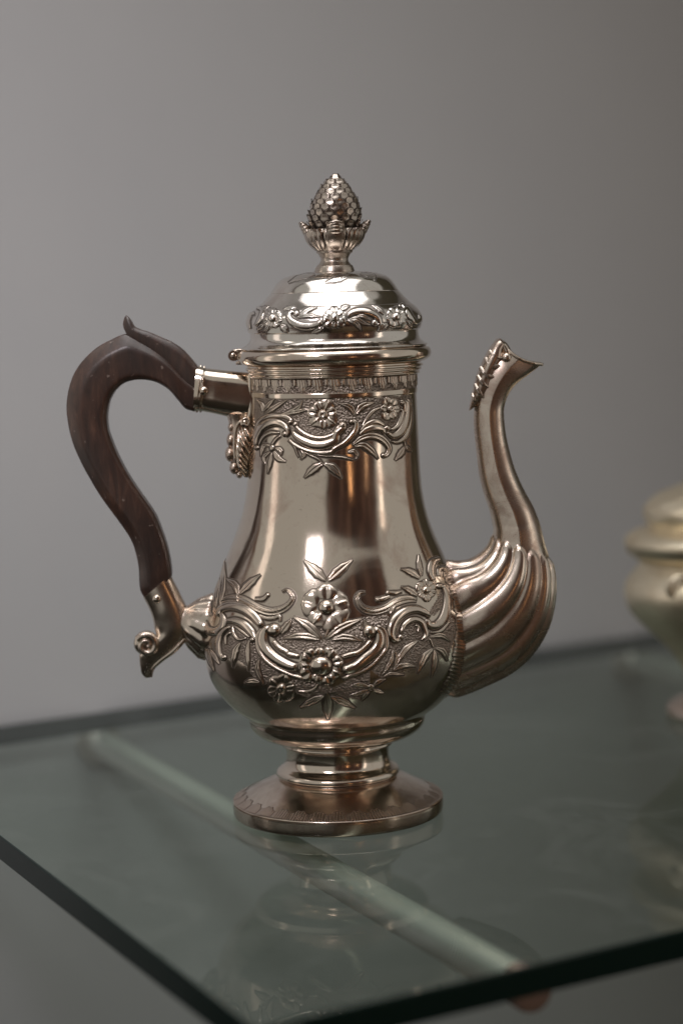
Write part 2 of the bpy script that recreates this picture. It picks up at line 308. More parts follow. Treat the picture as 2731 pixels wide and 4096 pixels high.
m = MB(); m.grid(lathe(BP, 256), wrap=True); body = m.build('body', MS, pot, sharp=48)
SB = Surf(prof([[(1500, 329), (1560, 328.5), (1578, 329)], body_segs[10]], 9))
# foot
CONE = [(3098, 237), (3104, 252), (3112, 273), (3124, 300), (3138, 328), (3153, 357), (3168, 387), (3177, 404), (3182, 414)]
m = MB(); FP = prof([[(3093, 236), (3093.5, 228), (3095, 228)], [(3095.5, 234), (3097, 236.5)], CONE,
    [(3183, 416), (3186, 418)], [(3187, 413), (3190, 413)], [(3191, 418.5), (3200, 419), (3225, 418), (3238, 415), (3243, 410), (3246, 402)], [(3246, 402), (3246, 350)], [(3240, 345), (3225, 120), (3224, 0)]], 8)
m.grid(lathe(FP, 224), wrap=True); foot = m.build('foot', MFT, pot, sharp=40)
# tongues chased round the foot
zF = np.sort(FP[:, 0]); coneP = prof([CONE], 12)
def cone_z(r): o = np.argsort(coneP[:, 1]); return np.interp(r, coneP[o, 1], coneP[o, 0])
m = MB(); na, nr = 33, 12; G = np.zeros((nr, na, 3)); A = np.zeros((nr, na)); half = pi/32*.97
for i in range(nr):
    for j in range(na):
        s = -1+2*j/(na-1); rin = 358+20*abs(s)**2+3*cos(s*pi*3); rr = (409-(409-rin)*i/(nr-1))*PX*1.018
        h = (.7*cos(s*pi*6.5)+.9)*(1-abs(s)**6)*(1 if i < nr-1 else .1)
        a = s*half; G[i, j] = (rr*sin(a), -rr*cos(a), cone_z(rr)+(.6+h)*PX); A[i, j] = 1 if (i >= nr-1 or abs(s) > .95) else .12*(1-cos(s*pi*6.5))
m.grid(G, A); t0 = m.build('tongue', MFT, foot)
for k in range(1, 32): link('tongue', t0.data, foot).rotation_euler.z = 2*pi*k/32
# frieze of small acanthus leaves under the rim
m = MB(); th = np.linspace(0, 2*pi, 200, endpoint=False); NP = prof([[(1503, 329), (1530, 328.7), (1556, 329)]], 6); m.grid(lathe(NP, 200), wrap=True); band = m.build('stippled_band', MG, body)
zc = NP[:, 0]; xcN = NP[:, 2].mean(); rN = NP[:, 1].mean()
m = MB(); nz, na = 18, 17; G = np.zeros((nz, na, 3)); A = np.zeros((nz, na))
for i in range(nz):
    t = i/(nz-1); wd = np.interp(t, [0, .3, .5, .58, .66, .85, 1], [.84, .90, .96, .74, .52, .46, .10])
    for j in range(na):
        s = -1+2*j/(na-1); a = (s*wd*pi/32*.72)+.02*t; h = (2.2+1.5*cos(s*pi*(4 if t < .55 else 2)))*(1-abs(s)**8)*(1 if i < nz-1 else .1)
        G[i, j] = ((rN+h*PX)*sin(a), -(rN+h*PX)*cos(a), zc.max()+(zc.min()-zc.max())*(t*.90+.02)); A[i, j] = 1 if abs(s) > .9 or i == nz-1 else .35*(1-cos(s*pi*4))*.5
m.grid(G, A); a0 = m.build('acanthus_leaf', MO, body); a0.location.x = xcN
m = MB(); G = np.zeros((6, 7, 3)); A = np.zeros((6, 7))
for i in range(6):
    for j in range(7):
        s = -1+j/3; a = s*pi/32*.19+pi/32+.01; h = 3.4*(1-abs(s)**4)*(1 if i < 5 else .1)
        G[i, j] = ((rN+h*PX)*sin(a), -(rN+h*PX)*cos(a), zc.max()+(zc.min()-zc.max())*(.02+.52*i/5)); A[i, j] = 1 if abs(s) > .9 or i == 5 else 0
m.grid(G, A); d0 = m.build('dart', MO, body); d0.location.x = xcN
for k in range(1, 32):
    for src, nm in ((a0, 'acanthus_leaf'), (d0, 'dart')):
        o = link(nm, src.data, body); o.location.x = xcN; o.rotation_euler.z = 2*pi*k/32

# ---- upper frieze
def Bq(*p): return qq(980, 1480, .2551, p)
def Cq(*p): return qq(1300, 1480, .26786, p)
def Aq(*p): return qq(880, 1450, .574, p)
ground(SB, body, Bq((150, 425), (700, 455), (1250, 462))+Cq((0, 432), (700, 405), (1290, 372), (1300, 640), (1260, 800), (1150, 930), (1000, 950), (880, 860), (720, 830), (560, 900), (430, 1010), (330, 1000))
    + Bq((1400, 1110), (1200, 1160), (1000, 1120), (850, 1020), (720, 900), (560, 760), (400, 760), (250, 850), (150, 800)))
scroll(SB, body, [(Bq((185, 1200), (190, 1060), (245, 930), (345, 850), (470, 818), (590, 850), (668, 920), (685, 1000), (640, 1045)), [4, 9, 14, 16, 16, 14, 11, 7, 4], 15),
    (Bq((160, 980), (240, 805), (390, 725), (560, 718), (680, 748), (738, 800), (705, 850)), [2, 7, 9, 9, 8, 7, 3], 10), (Bq((225, 1190), (285, 1060), (400, 985), (550, 985)), [2, 6, 7, 3], 8)],
    [(Bq((632, 1000))[0], 11, 16), (Bq((710, 820))[0], 9, 13), (Bq((188, 1215))[0], 9, 12)])
scroll(SB, body, [(Bq((745, 955), (830, 1050), (950, 1130), (1090, 1178), (1250, 1172), (1400, 1110))+Cq((175, 950), (260, 870), (300, 810)), [6, 12, 16, 17, 17, 17, 16, 14, 9], 16),
    (Bq((790, 860), (860, 940), (960, 1012), (1100, 1062), (1250, 1060), (1390, 1005))+Cq((190, 865), (250, 820)), [5, 7, 8, 8, 8, 8, 8, 6], 11),
    (Bq((690, 1085), (800, 1180), (960, 1258), (1150, 1298), (1350, 1288))+Cq((130, 1180), (270, 1105), (400, 985), (462, 870), (462, 785), (405, 755)), [4, 7, 8, 9, 9, 9, 9, 11, 12, 10, 6], 12)],
    [(Bq((795, 850))[0], 11, 14), (Cq((262, 826))[0], 16, 20), (Cq((392, 772))[0], 10, 14)])
scroll(SB, body, [(Cq((520, 905), (640, 808), (760, 775), (880, 830)), [3, 9, 11, 6], 10), (Cq((500, 960), (640, 890), (760, 868), (850, 890), (880, 960)), [4, 12, 14, 12, 5], 13),
    (Cq((400, 1120), (540, 1022), (690, 985), (810, 1010), (905, 1085), (950, 1180), (915, 1262), (865, 1285)), [3, 9, 12, 13, 13, 11, 8, 5], 11, 'leaf')], [(Cq((920, 872))[0], 13, 16), (Cq((868, 1278))[0], 9, 11)])
scroll(SB, body, [(Cq((905, 925), (1000, 985), (1100, 945), (1175, 850), (1215, 720), (1228, 570), (1210, 450)), [5, 12, 14, 14, 12, 10, 6], 14),
    (Cq((975, 895), (1075, 835), (1130, 730), (1150, 610), (1112, 590)), [4, 7, 8, 7, 4], 10), (Cq((975, 1070), (1080, 1075), (1190, 1000), (1250, 870), (1275, 680), (1262, 520), (1225, 425)), [3, 7, 8, 8, 7, 7, 4], 10),
    (Cq((1190, 640), (1180, 500), (1120, 450)), [5, 7, 6], 10)], [(Cq((1148, 492))[0], 9, 11)])
leaf(SB, body, Cq((440, 1140), (560, 1125), (690, 1210), (795, 1335)), 15); leaf(SB, body, Cq((330, 1225), (430, 1215), (475, 1280), (430, 1350)), 9)
scroll(SB, body, [(Bq((1000, 1310), (1200, 1345), (1400, 1360))+Cq((250, 1305), (420, 1340)), [2, 3.5, 4, 4, 2], 6)], name='tendril')
flower(SB, body, Bq((1222, 700))[0], 62, 7, 20, H=11, rot=-2.05, dimple=.5); flower(SB, body, Cq((965, 580))[0], 50, 6, 15, H=11, rot=-1.0, sx=.78, dimple=.4)
leaf(SB, body, Cq((445, 680), (370, 560), (200, 492)), 13); leaf(SB, body, Cq((445, 665), (560, 540), (735, 480)), 14)
scroll(SB, body, [(Cq((545, 850), (620, 722), (720, 610), (830, 555)), [3, 5, 6, 3], 7)], name='stem')
leaf(SB, body, Bq((300, 700), (460, 590), (675, 462)), 12); leaf(SB, body, Bq((580, 695), (740, 655), (860, 570), (905, 462)), 12); leaf(SB, body, Bq((560, 690), (820, 655), (960, 622), (1100, 648)), 9)
leaf(SB, body, Bq((290, 650), (390, 530), (480, 440)), 10); leaf(SB, body, Bq((285, 660), (275, 550), (195, 470)), 9)
m = MB(); dome(m, SB, Bq((425, 1222))[0], 10, 14, 9); m.build('bud', MO, body)
for pp, w in ((((400, 1185), (300, 1190), (250, 1370)), 9), (((400, 1280), (300, 1370), (330, 1480)), 8), (((420, 1290), (400, 1450), (360, 1640)), 8), (((450, 1270), (530, 1390), (650, 1440)), 11), (((470, 1215), (560, 1260), (575, 1350)), 9)): leaf(SB, body, Bq(*pp), w, 7)
scroll(SB, body, [(Bq((430, 1170), (490, 1085), (560, 1030)), [4, 5, 4], 6)], name='stem')
scroll(SB, body, [(Bq((680, 1095), (780, 1205), (830, 1330), (855, 1375)), [2.5, 3, 3, 2], 5)], name='tendril'); leaf(SB, body, Bq((865, 1240), (935, 1320), (870, 1415)), 8, 6)
scroll(SB, body, [(Bq((890, 1255), (1010, 1330), (1150, 1400), (1235, 1490)), [2.5, 3.5, 4, 3], 6)], name='tendril')
leaf(SB, body, Aq((720, 700), (650, 745), (585, 808)), 16, 7); leaf(SB, body, Aq((725, 703), (790, 742), (852, 812)), 16, 7)
scroll(SB, body, [(Cq((1140, 1030), (1180, 1080), (1190, 1130)), [3, 4, 3], 6)], name='stem'); leaf(SB, body, Cq((1185, 1140), (1130, 1240), (1035, 1355)), 12, 7); leaf(SB, body, Cq((1205, 1130), (1240, 1180), (1300, 1210)), 9, 7)

# ---- lower frieze
def D3(*p): return qq(780, 2150, .2551, p)
def D4(*p): return qq(780, 2450, .2551, p)
def E1(*p): return qq(1080, 2200, .2551, p)
def E2(*p): return qq(1080, 2500, .2551, p)
def G1(*p): return qq(1400, 2200, .28699, p)
def G2(*p): return qq(1400, 2500, .28699, p)
ground(SB, body, D4((250, 420), (420, 280), (500, 150), (760, 180), (950, 400), (1000, 560), (1060, 760), (1300, 900), (1568, 1000), (1400, 1060), (1130, 1130), (1000, 1080), (880, 960), (780, 830), (670, 740), (500, 735), (420, 760), (300, 660)))
ground(SB, body, D3((440, 700), (620, 760), (690, 900), (480, 960), (330, 1100), (350, 1000)))
ground(SB, body, E1((60, 1330), (330, 1060), (620, 1180), (800, 1185), (1000, 1185), (1250, 1150), (1500, 1050), (1568, 1200))+E2((1568, 250), (1450, 350), (1160, 500), (470, 480), (150, 350), (40, 200)))
ground(SB, body, E2((-60, 780), (560, 850), (1000, 980), (1250, 850), (1568, 690), (1568, 1040), (1430, 1180), (1180, 1140), (1000, 1060), (880, 1060), (620, 1150), (400, 1060)))
ground(SB, body, G1((540, 1300), (640, 1180), (760, 960), (1000, 960), (1080, 1150), (1350, 1080), (1400, 900), (1480, 1050))+G2((1430, 250), (1360, 480), (1240, 430), (1150, 350), (1000, 560), (900, 600), (780, 580), (600, 700), (430, 730), (300, 640), (500, 360)))
ground(SB, body, G1((190, 930), (520, 900), (560, 1000), (500, 1200), (420, 1080), (250, 1030), (150, 1130), (80, 1060)))
ground(SB, body, G1((1200, 700), (1270, 540), (1330, 600), (1290, 800), (1160, 920), (1100, 860)))
# centre: rosettes, leaves, C-scrolls
flower(SB, body, E1((885, 900))[0], 97, 5, 29, H=13, rot=-pi/2, pw=.46, dimple=.0, sy=.93, r0=.34)
flower(SB, body, E2((800, 640))[0], 92, 9, 43, H=17, rot=-pi/2-.1, pw=.27, dimple=0, sy=.84, r0=.52)
leaf(SB, body, E1((885, 490), (730, 350), (530, 160)), 20, 8); leaf(SB, body, E1((895, 490), (1080, 330), (1295, 148)), 20, 8)
scroll(SB, body, [(E1((905, 1100), (920, 1210), (865, 1370)), [4, 5, 4], 8)], name='stem')
leaf(SB, body, E1((815, 1405), (610, 1200), (365, 1045)), 19, 12); leaf(SB, body, E1((800, 1405), (500, 1350), (195, 1385)), 16, 12); leaf(SB, body, E1((870, 1400), (1100, 1230), (1455, 1070)), 17, 12); leaf(SB, body, E1((960, 1400), (1180, 1370), (1475, 1430)), 15, 12)
leaf(SB, body, E1((170, 1320), (270, 1190), (345, 1075)), 16, 11); leaf(SB, body, E1((1530, 1330), (1500, 1180), (1470, 1080)), 9, 8)
scroll(SB, body, [(D4((1190, 215), (1095, 300), (1068, 440), (1118, 570), (1220, 685), (1350, 775), (1480, 835))+E2((440, 665)), [8, 17, 20, 20, 20, 20, 19, 14], 22),
    (D4((1235, 440), (1320, 545), (1440, 615))+E2((300, 455), (470, 490)), [8, 9, 9, 9, 7], 14), (D4((1060, 240), (995, 350), (985, 460), (1020, 610), (1130, 760), (1290, 875), (1450, 950))+E2((380, 795), (560, 845)), [4, 7, 8, 8, 8, 8, 8, 8, 5], 13)],
    [(D4((1240, 275))[0], 27, 26)])
scroll(SB, body, [(G1((330, 1075), (405, 1170), (405, 1300), (330, 1425), (200, 1530))+G2((60, 590))+E2((1240, 690), (1130, 700)), [8, 16, 20, 21, 21, 20, 19, 12], 22),
    (G1((290, 1250), (220, 1340), (110, 1430))+E2((1270, 460), (1120, 500)), [8, 9, 9, 9, 7], 14), (G1((370, 1050), (460, 1110), (505, 1230), (495, 1370))+G2((410, 450), (290, 570), (130, 665))+E2((1250, 790), (1130, 840)), [4, 7, 8, 8, 8, 8, 8, 8, 5], 13)],
    [(G1((270, 1135))[0], 26, 26)])
# left side
scroll(SB, body, [(D3((400, 1010), (560, 955), (720, 975), (900, 1060), (1050, 1130), (1200, 1165), (1350, 1135), (1470, 1060), (1540, 950), (1510, 870), (1440, 822), (1370, 862)), [6, 13, 16, 16, 14, 14, 14, 13, 11, 9, 7, 3], 12, 'flute'),
    (D3((940, 970), (1070, 965), (1150, 890)), [5, 9, 5], 9), (D3((1000, 1210), (1120, 1265), (1240, 1262), (1330, 1235), (1340, 1330)), [4, 7, 8, 7, 3], 8)], [(D3((1140, 905))[0], 8, 10)])
leaf(SB, body, D3((680, 910), (635, 750), (490, 640)), 14, 10); leaf(SB, body, D3((690, 890), (850, 730), (1035, 580)), 16, 9); scroll(SB, body, [(D3((680, 1010), (670, 940), (685, 880)), [3, 4, 4], 10)], name='stem')
scroll(SB, body, [(D3((370, 1240), (430, 1120), (580, 1075), (750, 1110), (900, 1205), (1000, 1310), (1060, 1400)), [8, 14, 17, 18, 17, 15, 10], 18), (D4((490, 135), (620, 125), (760, 180), (880, 295), (975, 430)), [8, 13, 15, 14, 6], 15)], [(D4((905, 425))[0], 11, 13)])
scroll(SB, body, [(D4((170, 160), (215, 270), (330, 300), (430, 220), (455, 110), (420, 0)), [7, 13, 14, 12, 10, 6], 14)])
scroll(SB, body, [(D4((560, 215), (430, 320), (365, 480), (385, 640), (440, 715)), [5, 10, 12, 11, 6], 11), (D4((560, 310), (490, 390), (495, 510)), [4, 6, 2], 8)], [(D4((450, 705))[0], 12, 13)])
scroll(SB, body, [(D4((590, 215), (620, 350), (700, 425), (810, 400)), [4, 5, 5, 3], 8), (D4((640, 215), (750, 300), (865, 392)), [4, 5, 3], 8)], name='tendril')
for pp, w, h in ((((715, 470), (645, 600), (600, 875)), 13, 11), (((850, 430), (830, 600), (850, 930)), 9, 8), (((1010, 730), (985, 900), (1095, 1140)), 11, 10), (((1015, 1095), (890, 1075), (765, 1105)), 11, 7), (((245, 580), (320, 700), (392, 815)), 9, 9), (((200, 560), (240, 750), (312, 925)), 9, 8), (((170, 560), (190, 650), (200, 740)), 7, 7)): leaf(SB, body, D4(*pp), w, h)
flower(SB, body, D4((1355, 1190))[0], 58, 6, 19, H=11, rot=-1.3, dimple=.35); scroll(SB, body, [(E2((440, 1035), (580, 1040), (690, 1000), (750, 920)), [4, 5, 5, 3], 8)], name='stem')
leaf(SB, body, E2((890, 1060), (905, 1280), (905, 1490)), 20, 10, kind='veined'); leaf(SB, body, E2((850, 1110), (650, 1190), (465, 1295)), 13, 8); leaf(SB, body, E2((940, 1120), (1150, 1200), (1350, 1305)), 13, 8)
# far-left leaves beside the lower handle mount
for pp, w in ((((400, 1080), (430, 850), (450, 560), (462, 330)), 12), (((330, 1100), (340, 900), (390, 650)), 9), (((270, 1230), (230, 1150), (260, 980)), 9)): leaf(SB, body, D3(*pp), w, 11)
# right side
scroll(SB, body, [(G1((930, 700), (790, 685), (640, 725), (500, 810), (350, 858), (215, 840), (125, 770), (92, 680), (135, 605), (215, 595)), [6, 13, 15, 14, 13, 13, 12, 10, 8, 3], 12, 'flute'), (G1((350, 690), (440, 690), (550, 645)), [5, 9, 5], 9), (G1((505, 590), (620, 600), (720, 575)), [5, 8, 4], 9)], [(G1((380, 700))[0], 8, 10), (G1((520, 600))[0], 7, 9)])
leaf(SB, body, G1((940, 640), (820, 560), (700, 515)), 14, 9); leaf(SB, body, G1((545, 900), (575, 820), (640, 745)), 12, 9)
flower(SB, body, G1((1055, 555))[0], 47, 6, 17, H=12, rot=-.6, sx=.88, dimple=.2)
leaf(SB, body, G1((970, 400), (850, 310), (695, 265)), 14, 8); leaf(SB, body, G1((985, 370), (960, 220), (945, 62)), 10, 8)
scroll(SB, body, [(G1((700, 1245), (620, 1265), (568, 1190), (585, 1060), (655, 940), (780, 852), (920, 832), (1040, 885), (1110, 935)), [5, 10, 15, 17, 18, 17, 15, 11, 6], 19), (G1((690, 1160), (760, 1035), (880, 968), (985, 1000), (1030, 1090), (1050, 1180), (990, 1260)), [4, 9, 11, 10, 9, 8, 4], 14), (G1((900, 1045), (945, 1075), (930, 1140)), [4, 5, 2], 9)], [(G1((695, 1215))[0], 12, 17)])
scroll(SB, body, [(G1((1050, 960), (1105, 1050), (1200, 1050), (1295, 950), (1338, 800), (1345, 660), (1300, 530), (1235, 490)), [6, 13, 15, 15, 13, 12, 10, 6], 15), (G1((1110, 1150), (1250, 1130), (1375, 1000)), [3, 7, 4], 8)], [(G1((1235, 500))[0], 11, 12)])
scroll(SB, body, [(G1((1150, 430), (1115, 290), (1150, 160), (1240, 110)), [6, 11, 12, 6], 11), (G1((1225, 370), (1235, 270), (1300, 255), (1370, 340)), [4, 8, 8, 3], 9)])
leaf(SB, body, G2((1110, 165), (1270, 150), (1395, 240)), 11, 9); leaf(SB, body, G2((940, 215), (760, 350), (600, 615)), 12, 10); leaf(SB, body, G2((595, 632), (760, 560), (915, 575)), 12, 8); scroll(SB, body, [(G2((1105, 195), (1150, 310)), [3, 3], 7)], name='stem')
for pp, w in ((((1150, 325), (1040, 440), (930, 685)), 14), (((1170, 340), (1175, 520), (1128, 735)), 11), (((1190, 320), (1290, 370), (1350, 510)), 13), (((600, 350), (560, 520), (430, 710)), 9), (((610, 350), (650, 440), (610, 560)), 7), (((460, 720), (560, 680), (760, 690)), 7)): leaf(SB, body, G2(*pp), w, 8)
for pp, w in ((((270, 860), (130, 830), (0, 840)), 9), (((260, 900), (130, 950), (-10, 975)), 9), (((270, 930), (200, 990), (150, 1060)), 8), (((320, 900), (400, 925), (475, 945)), 8), (((320, 850), (400, 790), (500, 750)), 9)): leaf(SB, body, G2(*pp), w, 6)
m = MB(); dome(m, SB, G2((290, 870))[0], 13, 13, 8, dimple=.4); m.build('bud', MO, body)

# ---- lid
lid_segs = [[(1086, 60), (1087.5, 100), (1091, 140), (1097, 174), (1108, 205), (1119, 221), (1136, 236), (1166.5, 256.5)], [(1167, 255.4), (1168, 255.4)], [(1168.6, 258), (1200, 286), (1221, 308), (1222.5, 311), (1240, 330), (1258, 344), (1278, 351), (1296, 351), (1312, 347), (1321, 344)],
    [(1322, 340), (1326, 337), (1345, 336.5), (1356, 340), (1367, 348), (1377, 361), (1381, 368)], [(1382, 371), (1385, 372.5), (1388.5, 371)], [(1390, 367), (1390.2, 330)]]
LP = prof(lid_segs, 9); m = MB(); m.grid(lathe(LP, 224), wrap=True); lid = m.build('lid', MSL, pot, sharp=48)
SL = Surf(prof([lid_segs[0], lid_segs[2]], 9))
def L1(*p): return qq(970, 1180, .2551, p)
def L2(*p): return qq(1300, 1180, .2551, p)
def K1(*p): return qq(900, 660, .574, p)
flower(SL, lid, L1((1438, 362))[0], 47, 6, 19, H=12, rot=-pi/2, pw=.42, dimple=0, material=MSL)
scroll(SL, lid, [(L1((1250, 420), (1110, 485), (950, 492), (810, 440), (735, 365), (745, 290), (815, 265)), [8, 12, 14, 13, 12, 9, 5], 13)], [(L1((845, 285))[0], 12, 13)], material=MSL)
leaf(SL, lid, L1((840, 365), (1000, 330), (1225, 350)), 9, 10, material=MSL); leaf(SL, lid, L1((900, 320), (1050, 230), (1180, 195)), 10, 8, material=MSL); leaf(SL, lid, L1((1265, 500), (1190, 550), (1080, 590)), 11, 9, material=MSL)
flower(SL, lid, L1((470, 362))[0], 44, 8, 17, H=12, rot=.2, pw=.30, dimple=0, material=MSL, sx=.92)
for pp, w in ((((600, 460), (660, 520), (720, 590)), 13), (((350, 450), (290, 500), (240, 560)), 9), (((420, 470), (380, 530), (340, 570)), 8), (((640, 240), (740, 210), (850, 200)), 8), (((380, 260), (350, 220), (420, 180)), 8)): leaf(SL, lid, L1(*pp), w, 9, material=MSL)
scroll(SL, lid, [(L1((210, 490), (290, 360), (312, 240), (225, 195)), [4, 9, 8, 4], 10), (L1((120, 540), (88, 420), (130, 305), (200, 290)), [4, 8, 8, 4], 9)], material=MSL)
scroll(SL, lid, [(L2((340, 335), (450, 268), (600, 250), (740, 295), (830, 375), (850, 450), (800, 485)), [8, 12, 13, 13, 12, 10, 6], 13)], [(L2((775, 440))[0], 13, 14)], material=MSL)
for pp, w in ((((345, 405), (480, 375), (600, 440), (725, 470)), 10), (((355, 400), (480, 440), (575, 575)), 10), (((240, 245), (320, 195), (400, 178)), 12), (((925, 305), (830, 225), (725, 168)), 9), (((985, 450), (900, 500), (815, 575)), 13), (((1290, 400), (1330, 450), (1350, 510)), 9), (((500, 330), (600, 340), (720, 400)), 9)): leaf(SL, lid, L2(*pp), w, 9, material=MSL)
flower(SL, lid, L2((1110, 345))[0], 46, 7, 17, H=12, rot=.3, pw=.36, dimple=0, sx=.9, material=MSL)
scroll(SL, lid, [(L2((1190, 300), (1265, 215), (1325, 330), (1410, 420), (1475, 390), (1470, 300)), [4, 9, 11, 11, 9, 4], 11), (L2((1150, 180), (1200, 145), (1240, 210)), [4, 6, 3], 8)], material=MSL)
for pp, w in ((((630, 762), (520, 785), (440, 822)), 11), (((860, 775), (790, 795), (695, 820)), 12), (((940, 760), (1040, 775), (1040, 812)), 9), (((820, 765), (800, 790), (760, 815)), 8)): leaf(SL, lid, K1(*pp), w, 3.5, material=MSL)

# ---- finial
fin_segs = [[(1004, 72), (1006, 73), (1012, 71)], [(1013, 67), (1022, 61), (1035, 55), (1045, 56), (1054, 62), (1061, 68)], [(1062, 71), (1065, 73), (1068, 74)], [(1069, 76), (1078, 78.5), (1085, 80), (1090, 80)]]
cupP = prof([[(916, 108), (930, 115), (948, 113), (968, 104), (983, 90), (993, 80), (1004, 71)]], 8)
m = MB(); m.grid(lathe(prof(fin_segs, 8), 96), wrap=True)
m.grid(lathe(cupP, 144, lambda pr, th: pr[:, 1][:, None]*(1+.045*np.cos(th*20)*np.linspace(1, .15, len(pr))[:, None])), wrap=True)
coreP = prof([[(702, 2), (706, 12), (717, 24), (740, 47), (775, 70), (803, 85), (832, 95), (855, 100), (878, 100), (900, 96), (922, 86), (945, 70)]], 8)
m.grid(lathe(coreP, 64), wrap=True); finial = m.build('finial', MFIN, pot, sharp=50)
# pine-cone scales
m = MB(); ns, nt_ = 11, 10; G = np.zeros((nt_, ns, 3)); A = np.zeros((nt_, ns))
for i in range(nt_):
    t = i/(nt_-1); wd = np.interp(t, [0, .35, .65, .85, 1], [.9, 1, .95, .66, .12])
    for j in range(ns):
        s = -1+2*j/(ns-1); G[i, j] = PX*40*np.array((s*wd*.5, -.02-.20*t-(.10*(1-s*s))+(.05*math.exp(-((t-.55)/.18)**2-(s/.35)**2))-(.02*math.sin(t*9)*(1-s*s)), t-.08)); A[i, j] = 1 if abs(s) > .76 or i >= nt_-2 else (.5 if i < 2 else 0)
m.grid(G, A); G2_ = G[-1:].repeat(2, 0).copy(); G2_[1, :, 1] += .2*40*PX; m.grid(G2_, np.ones((2, ns)))
sc0 = m.build('scale', MFIN, finial); o = np.argsort(coreP[:, 0]); first = True
rows = 11; vz = np.linspace(930, 718, rows)
for k, v in enumerate(vz):
    a = D(axis_u(v), v); z = a[2]; r = np.interp(z, coreP[o, 0], coreP[o, 1]); cnt = max(5, int(round(2*pi*r/(40*PX)))); cnt = min(cnt, 16)
    sl = (np.interp(z+.0012, coreP[o, 0], coreP[o, 1])-np.interp(z-.0012, coreP[o, 0], coreP[o, 1]))/.0024
    wdt = 2*pi*r/cnt*1.02; ht = 35*PX*(1.0 if r > 60*PX else .8)
    for q in range(cnt):
        th = 2*pi*(q+.5*(k % 2))/cnt
        if first: ob = sc0; first = False
        else: ob = link('scale', sc0.data, finial)
        ob.location = (a[0]+r*sin(th), -r*cos(th), z); jt = rng.uniform(-1, 1, 4); ob.rotation_euler = (math.atan(sl)+.10*jt[0], .10*jt[1], th+.05*jt[2]); ob.scale = (wdt*1.04/(40*PX), .58*(1+.18*jt[3]), ht/(40*PX)*(1+.08*jt[1]))
# calyx leaves with turned-out tips
def calyx(th, big):
    m = MB(); nu, nw = 20, 9; G = np.zeros((nu, nw, 3)); rr = [(1000, 74), (985, 92), (965, 107), (945, 115), (925, 119), (908, 124), (896, 135), (889, 139), (885, 133)] if big else [(1000, 74), (985, 92), (965, 107), (945, 115), (930, 117), (920, 120), (915, 122)]
    pp = cr(rr, nu)
    for i, (v, h) in enumerate(pp):
        a = D(axis_u(v), v); t = i/(nu-1); w = (np.interp(t, [0, .4, .75, .92, 1], [.30, .50, .50, .36, .20]) if big else np.interp(t, [0, .5, .8, 1], [.10, .2, .17, .05]))*.62
        for j in range(nw):
            s = -1+2*j/(nw-1); r = (h+5*(1-s*s)-2)*PX*1.0; G[i, j] = (a[0]+r*sin(th+s*w), -r*cos(th+s*w), a[2]-(0.0003*s*s if big else 0))
    m.grid(G); Gi = G.copy(); Gi[..., 1] *= .90; Gi[..., 0] = a[0]+(Gi[..., 0]-a[0])*.90; m.grid(Gi)
    if big:
        la = np.linspace(-pi/2, pi/2, 9)[:, None]; lo = np.linspace(0, 2*pi, 14, endpoint=False)
        for rr_, vv, sz in ((104, 924, 23), (113, 911, 20), (122, 899, 16), (130, 890, 10)):
            q_ = D(axis_u(vv), vv); m.grid(np.array([q_[0]+rr_*PX*sin(th), -rr_*PX*cos(th), q_[2]])+PX*sz*np.stack([np.cos(la)*np.cos(lo)*(1+.5*abs(cos(th))), np.cos(la)*np.sin(lo)*(1+.5*abs(sin(th))), np.sin(la)*np.ones(14)*.8], -1), wrap=True)
    return m.build('calyx_leaf', MFIN, finial)
for k in range(4): calyx(k*pi/2+.02, True); calyx(k*pi/2+.55, False); calyx(k*pi/2-.55, False); calyx(k*pi/2+pi/4, False)

# ---- lofts between an outer and an inner edge line
def loft(O, I, depth, rows, sect, y0=0.0, disp=None):
    O = np.array(O, float); I = np.array(I, float); Cc = (O+I)/2; t = np.r_[0, np.cumsum(np.linalg.norm(np.diff(Cc, axis=0), axis=1))]
    both = np.c_[Cc, (O-I)/2, np.array(depth, float)[:, None]]; q = cr(both, rows); sec = np.array(sect if not callable(sect) else sect(0)); G = np.zeros((rows, len(sec), 3))
    for i, row in enumerate(q):
        c = D(row[0], row[1], y0); e = D(row[0]+row[2], row[1]+row[3], y0)-c
        for j, (a, b) in enumerate(sec):
            k = 1.0 if disp is None else disp(i/(rows-1), j/len(sec)); G[i, j] = c+e*a*k+np.array([0, -row[4]*PX*b*k, 0])
    return G
def ell(n, p=2.0): return [(np.sign(cos(t))*abs(cos(t))**(2/p), np.sign(sin(t))*abs(sin(t))**(2/p)) for t in np.linspace(0, 2*pi, n, endpoint=False)]
def octa(n, mix=.75):
    out = []
    for t in np.linspace(0, 2*pi, n, endpoint=False):
        k = cos(pi/8)/cos(((t) % (pi/4))-pi/8); k = 1+(k-1)*mix; out.append((k*cos(t), k*sin(t)))
    return out
def caps(m, G):
    n = G.shape[1]
    for row in (G[0], G[-1]): m.add(row, [tuple(range(n))])
def H5(p): return (230+p[0]*.542, 1220+p[1]*.542)
def H6(p): return (450+p[0]*.3827, 2000+p[1]*.3827)
hp5 = [((1030, 560), (1015, 785)), ((945, 500), (948, 762)), ((880, 440), (893, 700)), ((810, 375), (822, 620)), ((720, 310), (732, 568)), ((620, 255), (642, 550)), ((515, 212), (560, 555)), ((400, 255), (485, 583)), ((300, 310), (430, 635)), ((200, 400), (395, 700)), ((130, 500), (378, 770)), ((88, 620), (373, 840)), ((72, 750), (382, 920)), ((85, 880), (405, 990)), ((120, 1020), (445, 1090)), ((180, 1160), (500, 1200)), ((250, 1290), (560, 1300)), ((330, 1420), (632, 1405))]
